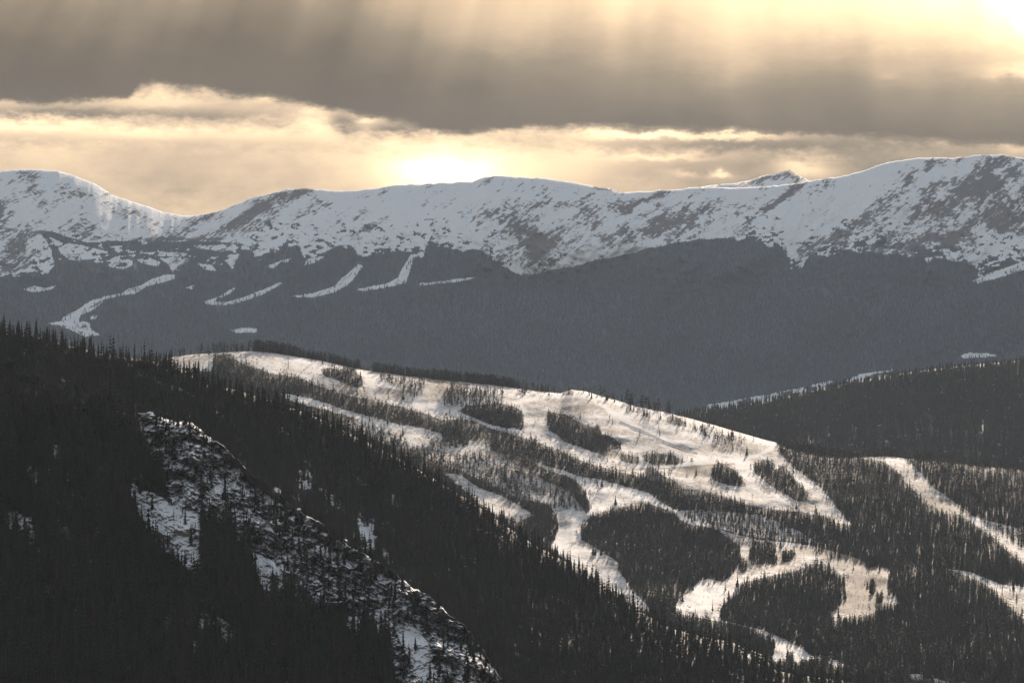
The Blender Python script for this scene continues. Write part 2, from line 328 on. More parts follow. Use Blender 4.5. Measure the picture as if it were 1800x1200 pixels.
# ---------- ski ridge
ridge_crest = line([(-500, 640), (100, 640), (300, 628), (340, 623), (400, 619), (440, 617), (480, 620), (510, 625), (560, 633), (600, 642), (640, 651), (680, 656), (720, 661), (760, 666), (800, 670), (860, 676),
                    (900, 681), (940, 687), (985, 691), (1005, 685), (1030, 688), (1060, 697), (1090, 705), (1120, 715), (1180, 727), (1230, 740), (1290, 757), (1340, 771), (1365, 778), (1400, 792), (1450, 801),
                    (1500, 803), (1560, 802), (1640, 810), (1720, 818), (1800, 826), (2100, 840), (2500, 870)])
SNOWP = [
 [(300,626),(340,620),(375,618),(412,617),(440,615),(470,618),(508,623),(560,632),(600,641),(640,650),(680,654),(720,659),(750,664),(800,668),(860,674),(900,679),(940,685),(985,689),(1005,683),(1030,686),(1060,695),(1090,703),
  (1120,713),(1180,725),(1230,738),(1290,755),(1340,769),(1362,775),(1367,783),(1364,793),(1377,803),(1392,820),(1420,840),(1445,860),(1465,885),(1485,910),(1499,924),
  (1470,917),(1450,906),(1430,903),(1400,898),(1380,897),(1350,893),(1320,889),(1300,880),(1275,872),(1250,865),(1230,862),(1200,857),(1185,843),(1170,838),(1150,822),(1135,826),(1120,836),(1085,828),(1060,821),(1040,815),(1020,808),(1000,800),(985,791),
  (965,785),(950,778),(930,772),(915,768),(900,763),(880,757),(862,752),(840,742),(815,736),(785,737),(770,735),(755,728),(730,722),(710,715),(690,711),(660,704),(640,699),(610,694),(590,687),(570,681),(550,674),(530,665),(500,659),(480,656),(460,650),(440,644),(425,637),(412,630),
  (408,622),(374,622),(372,652),(355,652),(340,646),(318,648),(300,640)],
 [(492,690),(540,699),(580,711),(600,719),(650,732),(700,746),(740,752),(777,763),(778,772),(755,777),(740,781),(722,786),(712,770),(690,757),(640,739),(600,727),(560,717),(530,709),(500,699)],
 [(822,774),(850,775),(860,782),(864,796),(850,799),(836,796),(824,788)],[(784,786),(812,784),(826,794),(800,800),(786,796)],
 [(938,811),(960,819),(990,827),(1020,837),(1060,844),(1100,855),(1140,867),(1165,884),(1190,899),(1215,914),(1255,927),(1290,939),(1340,949),(1400,954),(1430,961),(1480,973),(1512,983),(1524,991),(1562,999),(1567,1020),(1572,1045),(1582,1060),
  (1560,1064),(1530,1079),(1500,1086),(1478,1086),(1466,1100),(1461,1078),(1485,1052),(1485,1024),(1474,1004),(1450,991),(1430,989),(1400,1002),(1350,1012),(1310,1022),(1298,1032),(1288,1048),(1270,1062),(1262,1078),(1268,1090),(1300,1097),(1340,1107),(1380,1123),(1412,1140),(1424,1151),(1445,1156),(1472,1160),(1488,1172),
  (1470,1174),(1455,1160),(1430,1157),(1415,1161),(1385,1164),(1353,1159),(1361,1148),(1361,1124),(1340,1114),(1310,1102),(1280,1094),(1240,1087),(1200,1079),(1186,1070),(1196,1050),(1214,1040),(1228,1021),(1246,1017),(1270,1023),
  (1290,1008),(1302,985),(1301,960),(1285,948),(1262,931),(1240,924),(1215,922),(1196,913),(1186,900),(1165,892),(1140,884),(1085,892),(1060,899),(1036,909),(1022,924),(1020,948),(1045,962),(1072,978),(1086,990),(1085,1001),(1101,1020),(1107,1032),(1118,1044),(1136,1062),(1146,1074),(1120,1072),
  (1090,1050),(1000,990),(970,960),(979,940),(979,905),(965,886),(945,878),(926,868),(955,871),(990,886),(1015,897),(1036,901),(1036,884),(1030,866),(1019,851),(1008,841),(988,833),(965,827),(945,817)],
 [(778,830),(810,835),(840,857),(880,871),(905,884),(938,905),(910,916),(860,900),(830,872)],
 [(1516,799),(1560,801),(1590,806),(1606,819),(1621,834),(1636,854),(1666,874),(1701,899),(1731,921),(1761,939),(1800,964),(1900,1020),(1900,1050),(1800,992),(1765,962),(1750,946),(1720,926),(1700,913),(1690,906),(1665,901),(1650,896),(1632,886),(1620,871),(1605,861),(1590,843),(1575,826),(1560,815),(1545,808),(1520,807)],
 [(1662,999),(1700,1004),(1720,1011),(1760,1027),(1800,1031),(1900,1045),(1900,1150),(1800,1087),(1780,1071),(1760,1051),(1745,1036),(1720,1019),(1700,1011)],
 [(1594,1184),(1622,1185),(1620,1194),(1602,1192)],[(1640,1190),(1668,1200),(1650,1206)],[(1404,786),(1414,784),(1416,795),(1406,795)],[(1440,791),(1450,791),(1449,796)]]
CLUMPS = [   # wooded islands standing in the runs, last number: how full
 ([(562,649),(580,646),(598,650),(605,645),(622,648),(631,660),(638,665),(640,681),(615,680),(600,672),(590,668),(570,661)],1),
 ([(662,657),(690,658),(720,662),(748,667),(748,681),(742,697),(733,700),(718,696),(706,692),(702,677),(685,681),(674,672)],.55),
 ([(779,690),(785,680),(798,672),(822,680),(860,680),(884,685),(885,712),(860,713),(830,713),(815,716),(790,716),(778,711)],.6),
 ([(804,723),(820,712),(850,710),(870,708),(900,712),(919,722),(922,741),(918,757),(905,753),(885,752),(860,746),(835,736)],1.2),
 ([(961,721),(975,725),(995,727),(1015,740),(1040,750),(1050,746),(1060,763),(1075,767),(1091,780),(1089,789),(1075,790),(1060,800),(1045,796),(1020,786),(990,776),(980,765),(963,756)],1.1),
 ([(1086,799),(1105,798),(1123,804),(1122,814),(1110,815),(1090,809)],1.2),([(1129,799),(1150,796),(1180,799),(1207,811),(1190,816),(1150,818),(1131,809)],1.3),
 ([(1248,829),(1262,811),(1280,820),(1290,824),(1302,840),(1311,850),(1311,856),(1280,853),(1253,844)],1.2),
 ([(1322,815),(1350,808),(1360,813),(1362,825),(1378,819),(1390,832),(1400,845),(1412,855),(1421,870),(1423,881),(1400,881),(1385,871),(1370,863),(1350,851),(1340,841),(1327,832)],1.),
 ([(1170,733),(1185,730),(1206,742),(1208,750),(1190,748),(1172,741)],1.),([(1208,745),(1235,747),(1270,760),(1308,770),(1310,783),(1270,780),(1235,765),(1212,754)],.5),
 ([(1100,712),(1130,715),(1160,724),(1170,738),(1140,737),(1100,724)],.35),([(905,684),(925,680),(935,690),(920,693)],.7),([(988,690),(1000,682),(1010,688),(1008,695),(990,695)],1.2),
 ([(1316,960),(1326,950),(1340,956),(1345,948),(1362,958),(1366,992),(1318,990)],1.1),([(1373,971),(1395,966),(1398,985),(1376,988)],1.),([(1298,985),(1314,985),(1312,1005),(1298,1008)],.8),
 ([(1528,1020),(1538,1020),(1538,1044),(1528,1044)],1.4),([(1541,1040),(1550,1040),(1551,1060),(1541,1060)],1.3),([(1560,1010),(1576,1012),(1576,1048),(1562,1046)],1.2),([(1522,985),(1540,985),(1540,1000),(1522,1000)],1.2),
 ([(1232,1180),(1262,1150),(1262,1180)],1),([(1383,1148),(1393,1146),(1394,1166),(1382,1166)],1.3),([(1448,1150),(1455,1150),(1456,1164),(1446,1164)],1.2)]
SPARSE = [([(640,735),(700,763),(780,775),(830,783),(880,800),(905,815),(960,845),(1000,862),(1030,900),(1000,896),(960,884),(920,880),(860,852),(820,832),(780,815),(740,802),(680,782),(600,745)],.42),
 ([(780,775),(900,800),(900,830),(800,812)],.3),([(1600,806),(1700,812),(1800,828),(1800,862),(1700,842),(1640,838)],.85),
 ([(1380,830),(1520,815),(1590,860),(1690,912),(1750,960),(1700,985),(1560,960),(1500,925),(1440,860)],.9),([(1160,898),(1240,895),(1340,905),(1400,930),(1440,955),(1340,945),(1240,925)],.42),
 ([(1090,1015),(1160,1010),(1230,1020),(1190,1060),(1120,1045)],.6),([(1700,905),(1800,930),(1800,960),(1760,940)],.45),([(380,680),(460,672),(560,695),(640,722),(560,715),(480,700)],.7)]
def ridge_open(u, v): return anypoly(u, v, SNOWP)
def ridge_dens(u, v, h):
    """how densely trees stand at a foot point; h = their height in photo pixels"""
    w = (fbm(u / 7., v / 4., 3, 7) - .5) * 9
    u = u + w; v = v + w * .3
    o = ridge_open(u, v) | ridge_open(u, v - h * .55) | ridge_open(u, v - h * .15)
    edge = o & ~(ridge_open(u + 8, v) & ridge_open(u - 8, v) & ridge_open(u, v + 6) & ridge_open(u, v - 6 - h * .5)) & (fbm(u / 9., v / 5., 3, 27) > .5)
    d = np.where(o, np.where(edge, .09, .004), 1.)
    for p, k in SPARSE: d = np.where(inpoly(u, v, p) & (d > .9), k * .85, d)
    for p, k in CLUMPS: d = np.where(inpoly(u, v, p) & inpoly(u, v - h * .45, p), k, d)
    return d
ROADS = [[(1010,838),(1022,850),(1032,868),(1040,890),(1042,906)],[(1060,893),(1042,906),(1020,915),(1002,928),(992,946),(988,960)],[(890,710),(930,703),(965,696),(1000,695),(1050,700),(1120,718),(1200,740),(1290,762),(1350,780)],[(1150,822),(1240,812),(1290,808),(1330,801),(1352,790),(1362,779)],
         [(1290,1026),(1340,1015),(1400,1003),(1440,990)],[(740,720),(800,722),(860,738),(920,760)],[(1040,700),(1100,740),(1240,805)],[(980,826),(1100,862),(1200,905),(1260,935)]]
BRUSH = [(1232,829,30,8,0,1.5),(1430,968,60,6,-12,1.0),(1490,985,50,8,-12,.8),(1520,1030,48,32,0,1.1),(1500,1070,40,16,0,.6),(700,690,60,9,-5,.6),(780,680,30,15,0,.3),(1250,1040,30,14,20,.5),(1340,985,60,16,10,.7),(1410,1128,40,9,-15,1.2),
 (1410,1005,40,8,10,.5),(1010,713,60,10,-5,.4),(1290,780,60,20,0,.3),(1040,892,30,10,0,.2),(1590,840,20,12,0,.3),(1640,880,60,18,-40,.45),(1780,1060,60,20,-20,.5),(1075,797,20,6,0,1.),(1150,900,60,8,-25,.6),(1310,950,60,8,-10,.5),(1400,870,60,20,-40,.3),(620,690,60,5,-15,.5),(900,800,40,8,-20,.5)]
def relief_ridge(u, v):
    return (fbm(u / 160., v / 70., 4, 51) - .5) * 150 + (fbm(u / 24., v / 9., 3, 52) - .5) * 7
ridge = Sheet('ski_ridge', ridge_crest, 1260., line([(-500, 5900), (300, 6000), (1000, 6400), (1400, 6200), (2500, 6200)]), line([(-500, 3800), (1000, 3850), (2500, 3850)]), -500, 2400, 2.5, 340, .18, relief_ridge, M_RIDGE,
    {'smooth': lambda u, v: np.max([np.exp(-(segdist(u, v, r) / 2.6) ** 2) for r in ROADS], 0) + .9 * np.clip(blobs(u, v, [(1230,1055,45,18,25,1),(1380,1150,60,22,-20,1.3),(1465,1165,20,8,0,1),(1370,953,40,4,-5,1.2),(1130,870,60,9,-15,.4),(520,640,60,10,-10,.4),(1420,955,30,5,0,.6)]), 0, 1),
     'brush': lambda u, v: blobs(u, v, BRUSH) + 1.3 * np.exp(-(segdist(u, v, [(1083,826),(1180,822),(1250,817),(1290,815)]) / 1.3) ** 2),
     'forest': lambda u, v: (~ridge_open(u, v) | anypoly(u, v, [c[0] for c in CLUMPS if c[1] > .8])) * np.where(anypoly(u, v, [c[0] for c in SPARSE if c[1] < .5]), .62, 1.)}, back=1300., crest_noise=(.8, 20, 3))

# ---------- near hill on the left (its far flank) and the rocky spur in front of it
near_crest = line([(-700, 560), (-200, 578), (0, 582), (60, 590), (100, 602), (180, 622), (250, 632), (300, 640), (325, 652), (350, 668), (430, 690), (500, 712), (560, 735), (620, 765), (680, 795), (740, 828), (790, 858), (840, 890),
                   (890, 925), (940, 958), (1000, 990), (1060, 1030), (1120, 1072), (1180, 1105), (1230, 1118), (1290, 1130), (1340, 1150), (1365, 1180), (1420, 1190), (1500, 1200), (1560, 1215), (1700, 1260), (2100, 1330), (2500, 1400)])
PATCH_A = [[(520,832),(545,826),(552,850),(530,860)],[(565,862),(590,870),(604,895),(585,890)],[(622,912),(655,920),(662,965),(650,965)],[(672,960),(690,985),(676,990)]]
def near_open(u, v):
    w = (fbm(u / 10., v / 10., 3, 77) - .5) * 14
    return anypoly(u + w, v + w, PATCH_A)
near = Sheet('near_hill', near_crest, 1500., line([(-700, 3050), (0, 3050), (1000, 3350), (1500, 3450), (2500, 3500)]), line([(-700, 2300), (2500, 2700)]), -700, 2400, 4.0, 200, .12,
    lambda u, v: (fbm(u / 120., v / 90., 4, 41) - .5) * 150 + (fbm(u / 16., v / 10., 3, 42) - .5) * 16, M_NEAR,
    {'rock': lambda u, v: u * 0 + .2, 'forest': lambda u, v: np.where(near_open(u, v), 0., .9)}, back=1100.)
spur_crest = line([(-700, 690), (0, 700), (100, 712), (200, 722), (245, 727), (270, 727), (300, 741), (325, 740), (348, 750), (372, 772), (400, 790), (425, 815), (450, 838), (475, 852), (500, 878), (535, 906), (560, 914), (585, 938), (610, 956),
                   (640, 976), (670, 992), (700, 1012), (735, 1036), (760, 1050), (790, 1080), (820, 1105), (845, 1135), (865, 1165), (885, 1200), (930, 1270), (1100, 1480), (1600, 1700)])
ROCKZ = [(236,722),(270,718),(300,732),(340,732),(362,755),(402,782),(442,825),(475,845),(505,872),(535,898),(565,908),(604,945),(645,970),(684,1002),(735,1032),(765,1050),(805,1085),(846,1125),(890,1200),(900,1240),(700,1240),(694,1150),(655,1100),(610,1065),(560,1075),(500,1040),(455,1005),(440,968),(392,930),(350,905),(300,890),(285,835),(262,800),(240,762)]
OPENZ = [[(226,843),(245,858),(280,873),(305,886),(352,902),(354,1000),(340,1008),(320,990),(300,975),(280,965),(258,930),(238,890)],[(345,1073),(380,1082),(412,1102),(412,1138),(398,1130),(375,1105),(352,1108)],
         [(444,970),(480,985),(500,1010),(498,1045),(470,1040),(448,1010)],[(700,1085),(740,1110),(758,1140),(765,1180),(740,1200),(715,1150),(698,1115)],[(600,1080),(630,1085),(640,1120),(610,1110)]]
PATCH_S = [[(48,822),(64,822),(76,855),(72,872),(60,846),(50,842)],[(84,855),(94,862),(105,888),(98,884)],[(8,895),(30,898),(50,915),(66,945),(60,965),(40,940),(14,925)],[(98,912),(116,922),(132,945),(122,950),(104,932)],
           [(75,1028),(98,1030),(96,1058),(80,1062)],[(118,1045),(128,1052),(140,1080),(132,1078)],[(118,830),(126,845),(120,850),(114,838)],[(118,878),(128,888),(126,898),(118,892)],[(158,985),(168,990),(166,1004),(160,1000)],[(140,1010),(150,1022),(144,1020)],
           [(88,780),(100,778),(106,800),(100,815)],[(338,1125),(350,1128),(350,1152),(342,1150)],[(420,1140),(432,1165),(426,1180)],[(290,1085),(300,1088),(300,1112),(294,1105)],[(55,955),(70,962),(76,985),(62,985)],[(292,1140),(300,1160),(296,1180)]]
def spur_zone(u, v):
    w = (fbm(u / 14., v / 14., 3, 78) - .5) * 22
    z = np.zeros(np.shape(u))
    z = np.where(inpoly(u + w, v + w, ROCKZ), 1., z)
    z = np.where(anypoly(u + w * .6, v + w * .6, OPENZ), 2., z)
    z = np.where(anypoly(u + w * .5, v + w * .5, PATCH_S), 3., z)
    return z
def spur_relief(u, v):
    w = fbm(u / 60., v / 60., 3, 14) * 2
    # ledges: steps whose risers are bare rock and whose treads hold the snow
    q = (v + .55 * (u - 500)) / 15. + w * 2.4 + fbm(u / 13., v / 13., 3, 15) * 1.8
    saw = (q - np.floor(q)); saw = sstep(0, .75, saw) - saw
    q2 = (v - .5 * u) / 7. + fbm(u / 9., v / 9., 3, 16) * 3
    saw2 = (q2 - np.floor(q2)); saw2 = sstep(0, .7, saw2) - saw2
    z = spur_zone(u, v); rk = np.where(z == 1, 1., np.where(z == 3, .6, .22))
    rk = np.clip(rk, 0, 1)
    am = .25 + 1.5 * sstep(.35, .68, fbm(u / 34., v / 26., 3, 19)); am2 = .2 + 1.6 * sstep(.4, .65, fbm(u / 18., v / 22., 3, 20))
    crag = (ridged(u / 46. + v / 90., v / 36. - u / 80., 5, 24) - .6) * 62
    return (saw * 22 * am + saw2 * 10 * am2 + crag) * rk + (fbm(u / 5., v / 5., 3, 17) - .5) * 18 * rk + (fbm(u / 90., v / 70., 4, 18) - .5) * 70
spur = Sheet('rocky_spur', spur_crest, 1300., line([(-700, 2350), (250, 2350), (900, 2150), (1600, 2100)]), (lambda uu: line([(-700, 2350), (250, 2350), (900, 2150), (1600, 2100)])(uu) - .60 * np.maximum(1300 - spur_crest(uu), 60)), -700, 1200, 1.7, 520, .1, spur_relief, M_NEAR,
    {'rock': lambda u, v: np.where(spur_zone(u, v) == 1, .9, .1), 'forest': lambda u, v: np.where(spur_zone(u, v) > 0, 0., 1.)}, back=700., crest_noise=(6., 8, 4), fade=.012, drop=.5)

fl = 9000.
vf = link('valley_floor', tri_mesh('valley_floor', [(-fl, -1500, -960), (fl, -1500, -960), (fl, 20500, -960), (-fl, 20500, -960)], [(0, 1, 2, 3)], [M_HILL])); vf['kind'] = 'structure'

# ------------------------------------------------------------------ tree shapes (unit height, foot at the origin)
def fan(cx, cy, z, r, n, droop, rs, lift, jag=.35, base_z=0.):
    """a whorl of drooping boughs: each bough is two leaf shaped faces"""
    V = []; Fc = []; a0 = rs.random() * 6.3
    for k in range(n):
        a = a0 + 2 * math.pi * (k + .5 * (rs.random() - .5)) / n; rr = r * (1 - jag * rs.random()); w = math.pi / n * .95
        tip = (cx + rr * math.cos(a), cy + rr * math.sin(a), z - droop * rr)
        top = (cx, cy, z + lift)
        l = (cx + .55 * rr * math.cos(a - w), cy + .55 * rr * math.sin(a - w), z - droop * rr * .9)
        q = (cx + .55 * rr * math.cos(a + w), cy + .55 * rr * math.sin(a + w), z - droop * rr * .9)
        i = len(V); V += [top, l, tip, q]; Fc += [(i, i + 1, i + 2), (i, i + 2, i + 3)]
    return V, Fc
def merge(parts):
    V = []; Fc = []
    for v, f in parts:
        o = len(V); V += list(v); Fc += [tuple(i + o for i in t) for t in f]
    return np.array(V, float), np.array(Fc, int)
def trunk_shape(h, r, lean=0., n=5):
    V = []; Fc = []
    for j, (z, q) in enumerate(((-.03, 1.25), (h * .5, .75), (h, .25))):
        for k in range(n):
            a = 2 * math.pi * k / n; V.append((r * q * math.cos(a) + lean * z, r * q * math.sin(a), z))
    for j in range(2):
        for k in range(n):
            a, b, c, d = j * n + k, j * n + (k + 1) % n, (j + 1) * n + (k + 1) % n, (j + 1) * n + k
            Fc += [(a, b, c), (a, c, d)]
    return np.array(V), np.array(Fc)
def spruce(seed, tiers=11, n=7, width=.17, base=.06):
    rs = np.random.default_rng(seed); P = []
    for k in range(tiers):
        f = k / (tiers - 1.); z = base + (1 - base) * (f ** .92) * .97
        r = width * (1 - f) ** .8 * (.72 + .5 * rs.random()) + .012
        if k == 0: r *= .7
        P.append(fan(rs.normal() * .006, rs.normal() * .006, z, r, max(4, int(n * (1 - f * .5))), .45 + .3 * rs.random(), rs, .085))
    return merge(P), trunk_shape(.95, .013)
def pine(seed, bare=.38, width=.15, n=46):
    """tall bare stem with a loose, uneven head of needle clumps"""
    rs = np.random.default_rng(seed); V = []; Fc = []
    for k in range(n):
        z = bare + (1 - bare) * rs.random() ** .85 * .97; f = (z - bare) / (1 - bare)
        R = width * (math.sin(math.pi * min(1, f * .8 + .22)) ** .7) * (.5 + .6 * rs.random()); a = rs.random() * 6.3
        c = np.array([R * math.cos(a), R * math.sin(a), z]); s = .045 * (.7 + .9 * rs.random())
        for m in range(2):
            d = rs.normal(size=(3, 3)); d /= np.linalg.norm(d, axis=1)[:, None]; d[:, 2] *= .8
            i = len(V); V += [tuple(c + s * q * 1.25) for q in d]; Fc.append((i, i + 1, i + 2))
    return (np.array(V), np.array(Fc)), trunk_shape(.97, .011, rs.normal() * .02)
def small_spruce(seed, n=4):
    rs = np.random.default_rng(seed); P = []
    for k, (z, r) in enumerate(((.12, .20), (.36, .15), (.60, .10))):
        P.append(fan(0, 0, z, r * (.8 + .4 * rs.random()), n, .5, rs, .40))
    return merge(P)
SPR = [spruce(100 + k, 10 + k % 3, 6 + k % 2, .145 + .02 * (k % 4), .04 + .03 * (k % 3)) for k in range(8)]
SPR_LO = [spruce(200 + k, 7, 5, .14 + .02 * (k % 4), .05) for k in range(6)]
PIN = [pine(300 + k, .18 + .09 * (k % 4), .13 + .02 * (k % 3)) for k in range(8)]
PIN_LO = [pine(400 + k, .10 + .09 * (k % 4), .14 + .02 * (k % 3), 20) for k in range(6)]
SML = [small_spruce(500 + k) for k in range(4)]

def forest_mesh(name, P, H, W, kinds, shapes, mats):
    """all trees of a wood as one mesh. shapes[k] = (crown V,F) or ((crown),(trunk))"""
    VV = []; FF = []; MM = []; TT = []; off = 0
    for k, sh in enumerate(shapes):
        sel = np.where(kinds == k)[0]
        if not len(sel): continue
        two = isinstance(sh[0], tuple); cr = sh[0] if two else sh
        V = cr[0]; Fc = cr[1]; mi = np.zeros(len(Fc), int)
        if two:
            tv, tf = sh[1]; Fc = np.concatenate([Fc, tf + len(V)]); mi = np.concatenate([mi, np.ones(len(tf), int)]); V = np.concatenate([V, tv])
        a = rng.random(len(sel)) * 6.283; ca, sa = np.cos(a)[:, None], np.sin(a)[:, None]; h = H[sel][:, None]; w = W[sel][:, None]
        x = (V[:, 0][None] * ca - V[:, 1][None] * sa) * h * w; y = (V[:, 0][None] * sa + V[:, 1][None] * ca) * h * w; z = V[:, 2][None] * h
        lean = rng.normal(size=(len(sel), 2)) * .025
        x = x + z * lean[:, :1]; y = y + z * lean[:, 1:]
        Q = np.stack([x, y, z], -1) + P[sel][:, None, :]
        n = len(sel); nv = len(V)
        VV.append(Q.reshape(-1, 3)); FF.append((Fc[None] + (np.arange(n) * nv)[:, None, None] + off).reshape(-1, 3)); MM.append(np.tile(mi, n))
        TT.append(np.repeat(rng.random(n), nv)); off += n * nv
    return tri_mesh(name, np.concatenate(VV), np.concatenate(FF), mats, np.concatenate(MM), False, {'tint': np.concatenate(TT)})

def jgrid(u0, u1, v0, v1, su, sv):
    U, V = np.meshgrid(np.arange(u0, u1, su), np.arange(v0, v1, sv)); U = U + (np.arange(U.shape[0]) % 2)[:, None] * su * .5
    U = U + (rng.random(U.shape) - .5) * su * 1.3; V = V + (rng.random(V.shape) - .5) * sv * 1.5
    return U.ravel(), V.ravel()

# far forest
u, v = jgrid(-150, 1960, 395, 790, 3.3, 2.5)
k = (v > far.crest(u) + 12) & (fbm(u / 3., v / 9., 3, 71) < .66) & ((far_forest(u, v) & (far_forest(u, v - 3.) | (rng.random(len(u)) < .3)) & (far_forest(u, v - 6.5) | (rng.random(len(u)) < .6))) | ((v > treeline(u) + 4) & (rng.random(len(u)) < .30 * sstep(.45, .62, fbm(u / 6., v / 8., 3, 72)))))
k &= v < np.where(u > 1180, hill_crest(u) + 14, ridge_crest(u) + 14); k &= v < np.where(u < 330, near_crest(u) + 10, 2000)
u, v = u[k], v[k]; P = far.at(u, v); n = len(u)
H = 13 * (.6 + .7 * rng.random(n)) * np.where(v < treeline(u) + 8, .75, 1.)
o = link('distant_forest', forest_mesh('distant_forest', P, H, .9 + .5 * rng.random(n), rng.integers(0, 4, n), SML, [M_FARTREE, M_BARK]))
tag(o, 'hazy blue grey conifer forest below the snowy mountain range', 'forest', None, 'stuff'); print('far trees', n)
# hill forest
u, v = jgrid(1100, 2060, 610, 850, 3.5, 2.1)
st = fbm(u / 5., v / 34., 4, 61); dn = 1 - .9 * sstep(.52, .66, st) * (.25 + .75 * sstep(700, 780, v)) * sstep(1350, 1480, u)
k = (v > hill_crest(u) + 1) & (v < ridge_crest(u) + 18) & (rng.random(len(u)) < dn)
u, v = u[k], v[k]; P = hill.at(u, v); n = len(u)
o = link('hillside_forest', forest_mesh('hillside_forest', P, 14 * (.6 + .7 * rng.random(n)), .8 + .5 * rng.random(n), rng.integers(0, 4, n), SML, [M_SPRUCE, M_BARK]))
tag(o, 'dark conifer forest with snow between the trees covering the right hill', 'forest', None, 'stuff'); print('hill trees', n)

# ------------------------------------------------------------------ trees of the ski ridge
def px(P): return 900 + F * P[:, 0] / P[:, 1], 600 - F * P[:, 2] / P[:, 1]
u, v = jgrid(250, 1980, 618, 1235, 4.1, 2.2)
hm = 11.5 * (.55 + .75 * rng.random(len(u)))
k = (v > ridge.crest(u) + 1) & (v < np.where(u < 1600, near_crest(u) + 26, 2000)); u, v, hm = u[k], v[k], hm[k]
P = ridge.at(u, v); hpx = hm * F / P[:, 1]
d = ridge_dens(u, v, hpx * .9); cl = .7 + .7 * sstep(.3, .55, fbm(u / 26., v / 12., 3, 66))
k = rng.random(len(u)) < d * cl
u, v, hm, P = u[k], v[k], hm[k], P[k]
BU, BV, BH, BP = [u], [v], [hm], [P]
# the line of trees standing along and just behind the crest
seg = [(300, 350, .25, 9, 12), (350, 445, .42, 10, 15), (445, 520, 2.0, 12, 17), (520, 632, 1.6, 9, 14), (632, 656, .3, 6, 11), (656, 760, 1.8, 9, 14), (760, 905, 1.8, 11, 16), (905, 965, .5, 8, 14), (1010, 1045, .05, 6, 8), (1045, 1095, .16, 8, 15), (1100, 1185, .38, 9, 19), (1185, 1230, .25, 7, 12), (1365, 1980, 1.1, 9, 14), (1380, 1500, .8, 9, 14)]
for a, b, q, h0, h1 in seg:
    n = int((b - a) * q); uu = a + (b - a) * rng.random(n); back = rng.random(n) ** 1.3 * 26 + .5
    p = ridge.at(uu, ridge.crest(uu) + .1); dd = back; p[:, 0] *= 1 + 0 * dd; p[:, 1] += dd; p[:, 2] -= .03 * dd + .67 * dd * dd / 1300. + .2
    BU.append(uu); BV.append(600 - F * p[:, 2] / p[:, 1]); BH.append((h0 + (h1 - h0) * rng.random(n)) * 1.3); BP.append(p)
# low brush dotting the runs
bu_, bv_ = jgrid(300, 1900, 620, 1180, 5.0, 3.0); kk = ridge_open(bu_, bv_) & (bv_ > ridge.crest(bu_) + 2) & (rng.random(len(bu_)) < .09 + .6 * sstep(.55, .75, fbm(bu_ / 20., bv_ / 7., 4, 88)) + .5 * np.clip(blobs(bu_, bv_, BRUSH), 0, 1)) & (np.min([segdist(bu_, bv_, q) for q in ROADS], 0) > 3)
bu_, bv_ = bu_[kk], bv_[kk]; n = len(bu_)
BRUSHP = ridge.at(bu_, bv_); BRUSHH = 1.2 + 3.2 * rng.random(n) ** 2; print('brush', n)
# single trees that stand out
for (uu, vv, h) in [(1078, 831, 20), (785, 748, 21), (791, 750, 19), (800, 748, 13), (1067, 703, 15), (1080, 706, 10), (1050, 696, 9), (957, 692, 13), (1140, 718, 17), (1128, 716, 14), (1151, 724, 18), (1158, 736, 15), (1171, 734, 10), (708, 765, 15), (325, 650, 15), (332, 652, 18),
                    (342, 654, 13), (350, 656, 11), (1533, 1043, 13), (1545, 1060, 11), (1310, 1078, 8), (1222, 1078, 8), (1245, 1088, 9), (1388, 1165, 12), (1463, 1164, 9), (470, 658, 9), (1215, 868, 12), (1168, 838, 16), (1178, 842, 17), (660, 702, 9), (706, 712, 8), (1008, 812, 9), (966, 792, 9),
                    (1140, 838, 12), (1260, 836, 11), (1352, 825, 14), (1375, 830, 13), (1500, 1000, 7)]:
    p = ridge.at(np.array([uu]), np.array([max(vv, float(ridge.crest(np.array([uu]))[0]) + .5)])); BU.append([uu]); BV.append([vv]); BH.append([h]); BP.append(p)
u = np.concatenate(BU); v = np.concatenate(BV); hm = np.concatenate(BH); P = np.concatenate(BP)
RB = dict(u=u, v=v, h=hm, P=P, hill=np.ones(len(u), int))
# ------------------------------------------------------------------ trees of the near hill and the spur
u, v = jgrid(-60, 1640, 560, 1300, 8.5, 3.6); k = (v > near.crest(u) + 1); u, v = u[k], v[k]
k = ~near_open(u, v) & ~near_open(u, v - 20) | (rng.random(len(u)) < .25); k &= ~((v > spur_crest(u) + 45) & (u < 880)); u, v = u[k], v[k]
P1 = near.at(u, v); h1 = 16 * (.42 + .62 * rng.random(len(u)) + .45 * rng.random(len(u)) ** 4) * np.where((u < 330) & (v < near_crest(u) + 40), .9, 1.)
h1 *= np.where(v > 1250, 1.1, 1)
u1, v1 = u, v
u, v = jgrid(-60, 960, 680, 1275, 9.0, 4.2); k = (v > spur.crest(u) + 1); u, v = u[k], v[k]
z = spur_zone(u, v); z2 = spur_zone(u, v - 22); crl = v < spur_crest(u) + 9
dn = np.where(z == 1, .13, np.where(z == 2, .05, np.where(z == 3, .12, 1.))); dn = np.where((z == 0) & (z2 >= 2), .28, dn); dn = np.where((z == 0) & (z2 == 1), .7, dn)
dn = dn * np.where(z == 1, .35 + 1.8 * sstep(.42, .62, fbm(u / 16., v / 40., 3, 97)), 1)
dn = np.where((z == 0) & (v < spur_crest(u) + 130) & (u > 120), .75, dn)
dn = np.where(crl & (z == 1), .38, dn); k = rng.random(len(u)) < dn; u, v, z = u[k], v[k], z[k]
P2 = spur.at(u, v); h2 = 17 * (.40 + .68 * rng.random(len(u)) + .45 * rng.random(len(u)) ** 4) * np.where(z > 0, .75, 1.)
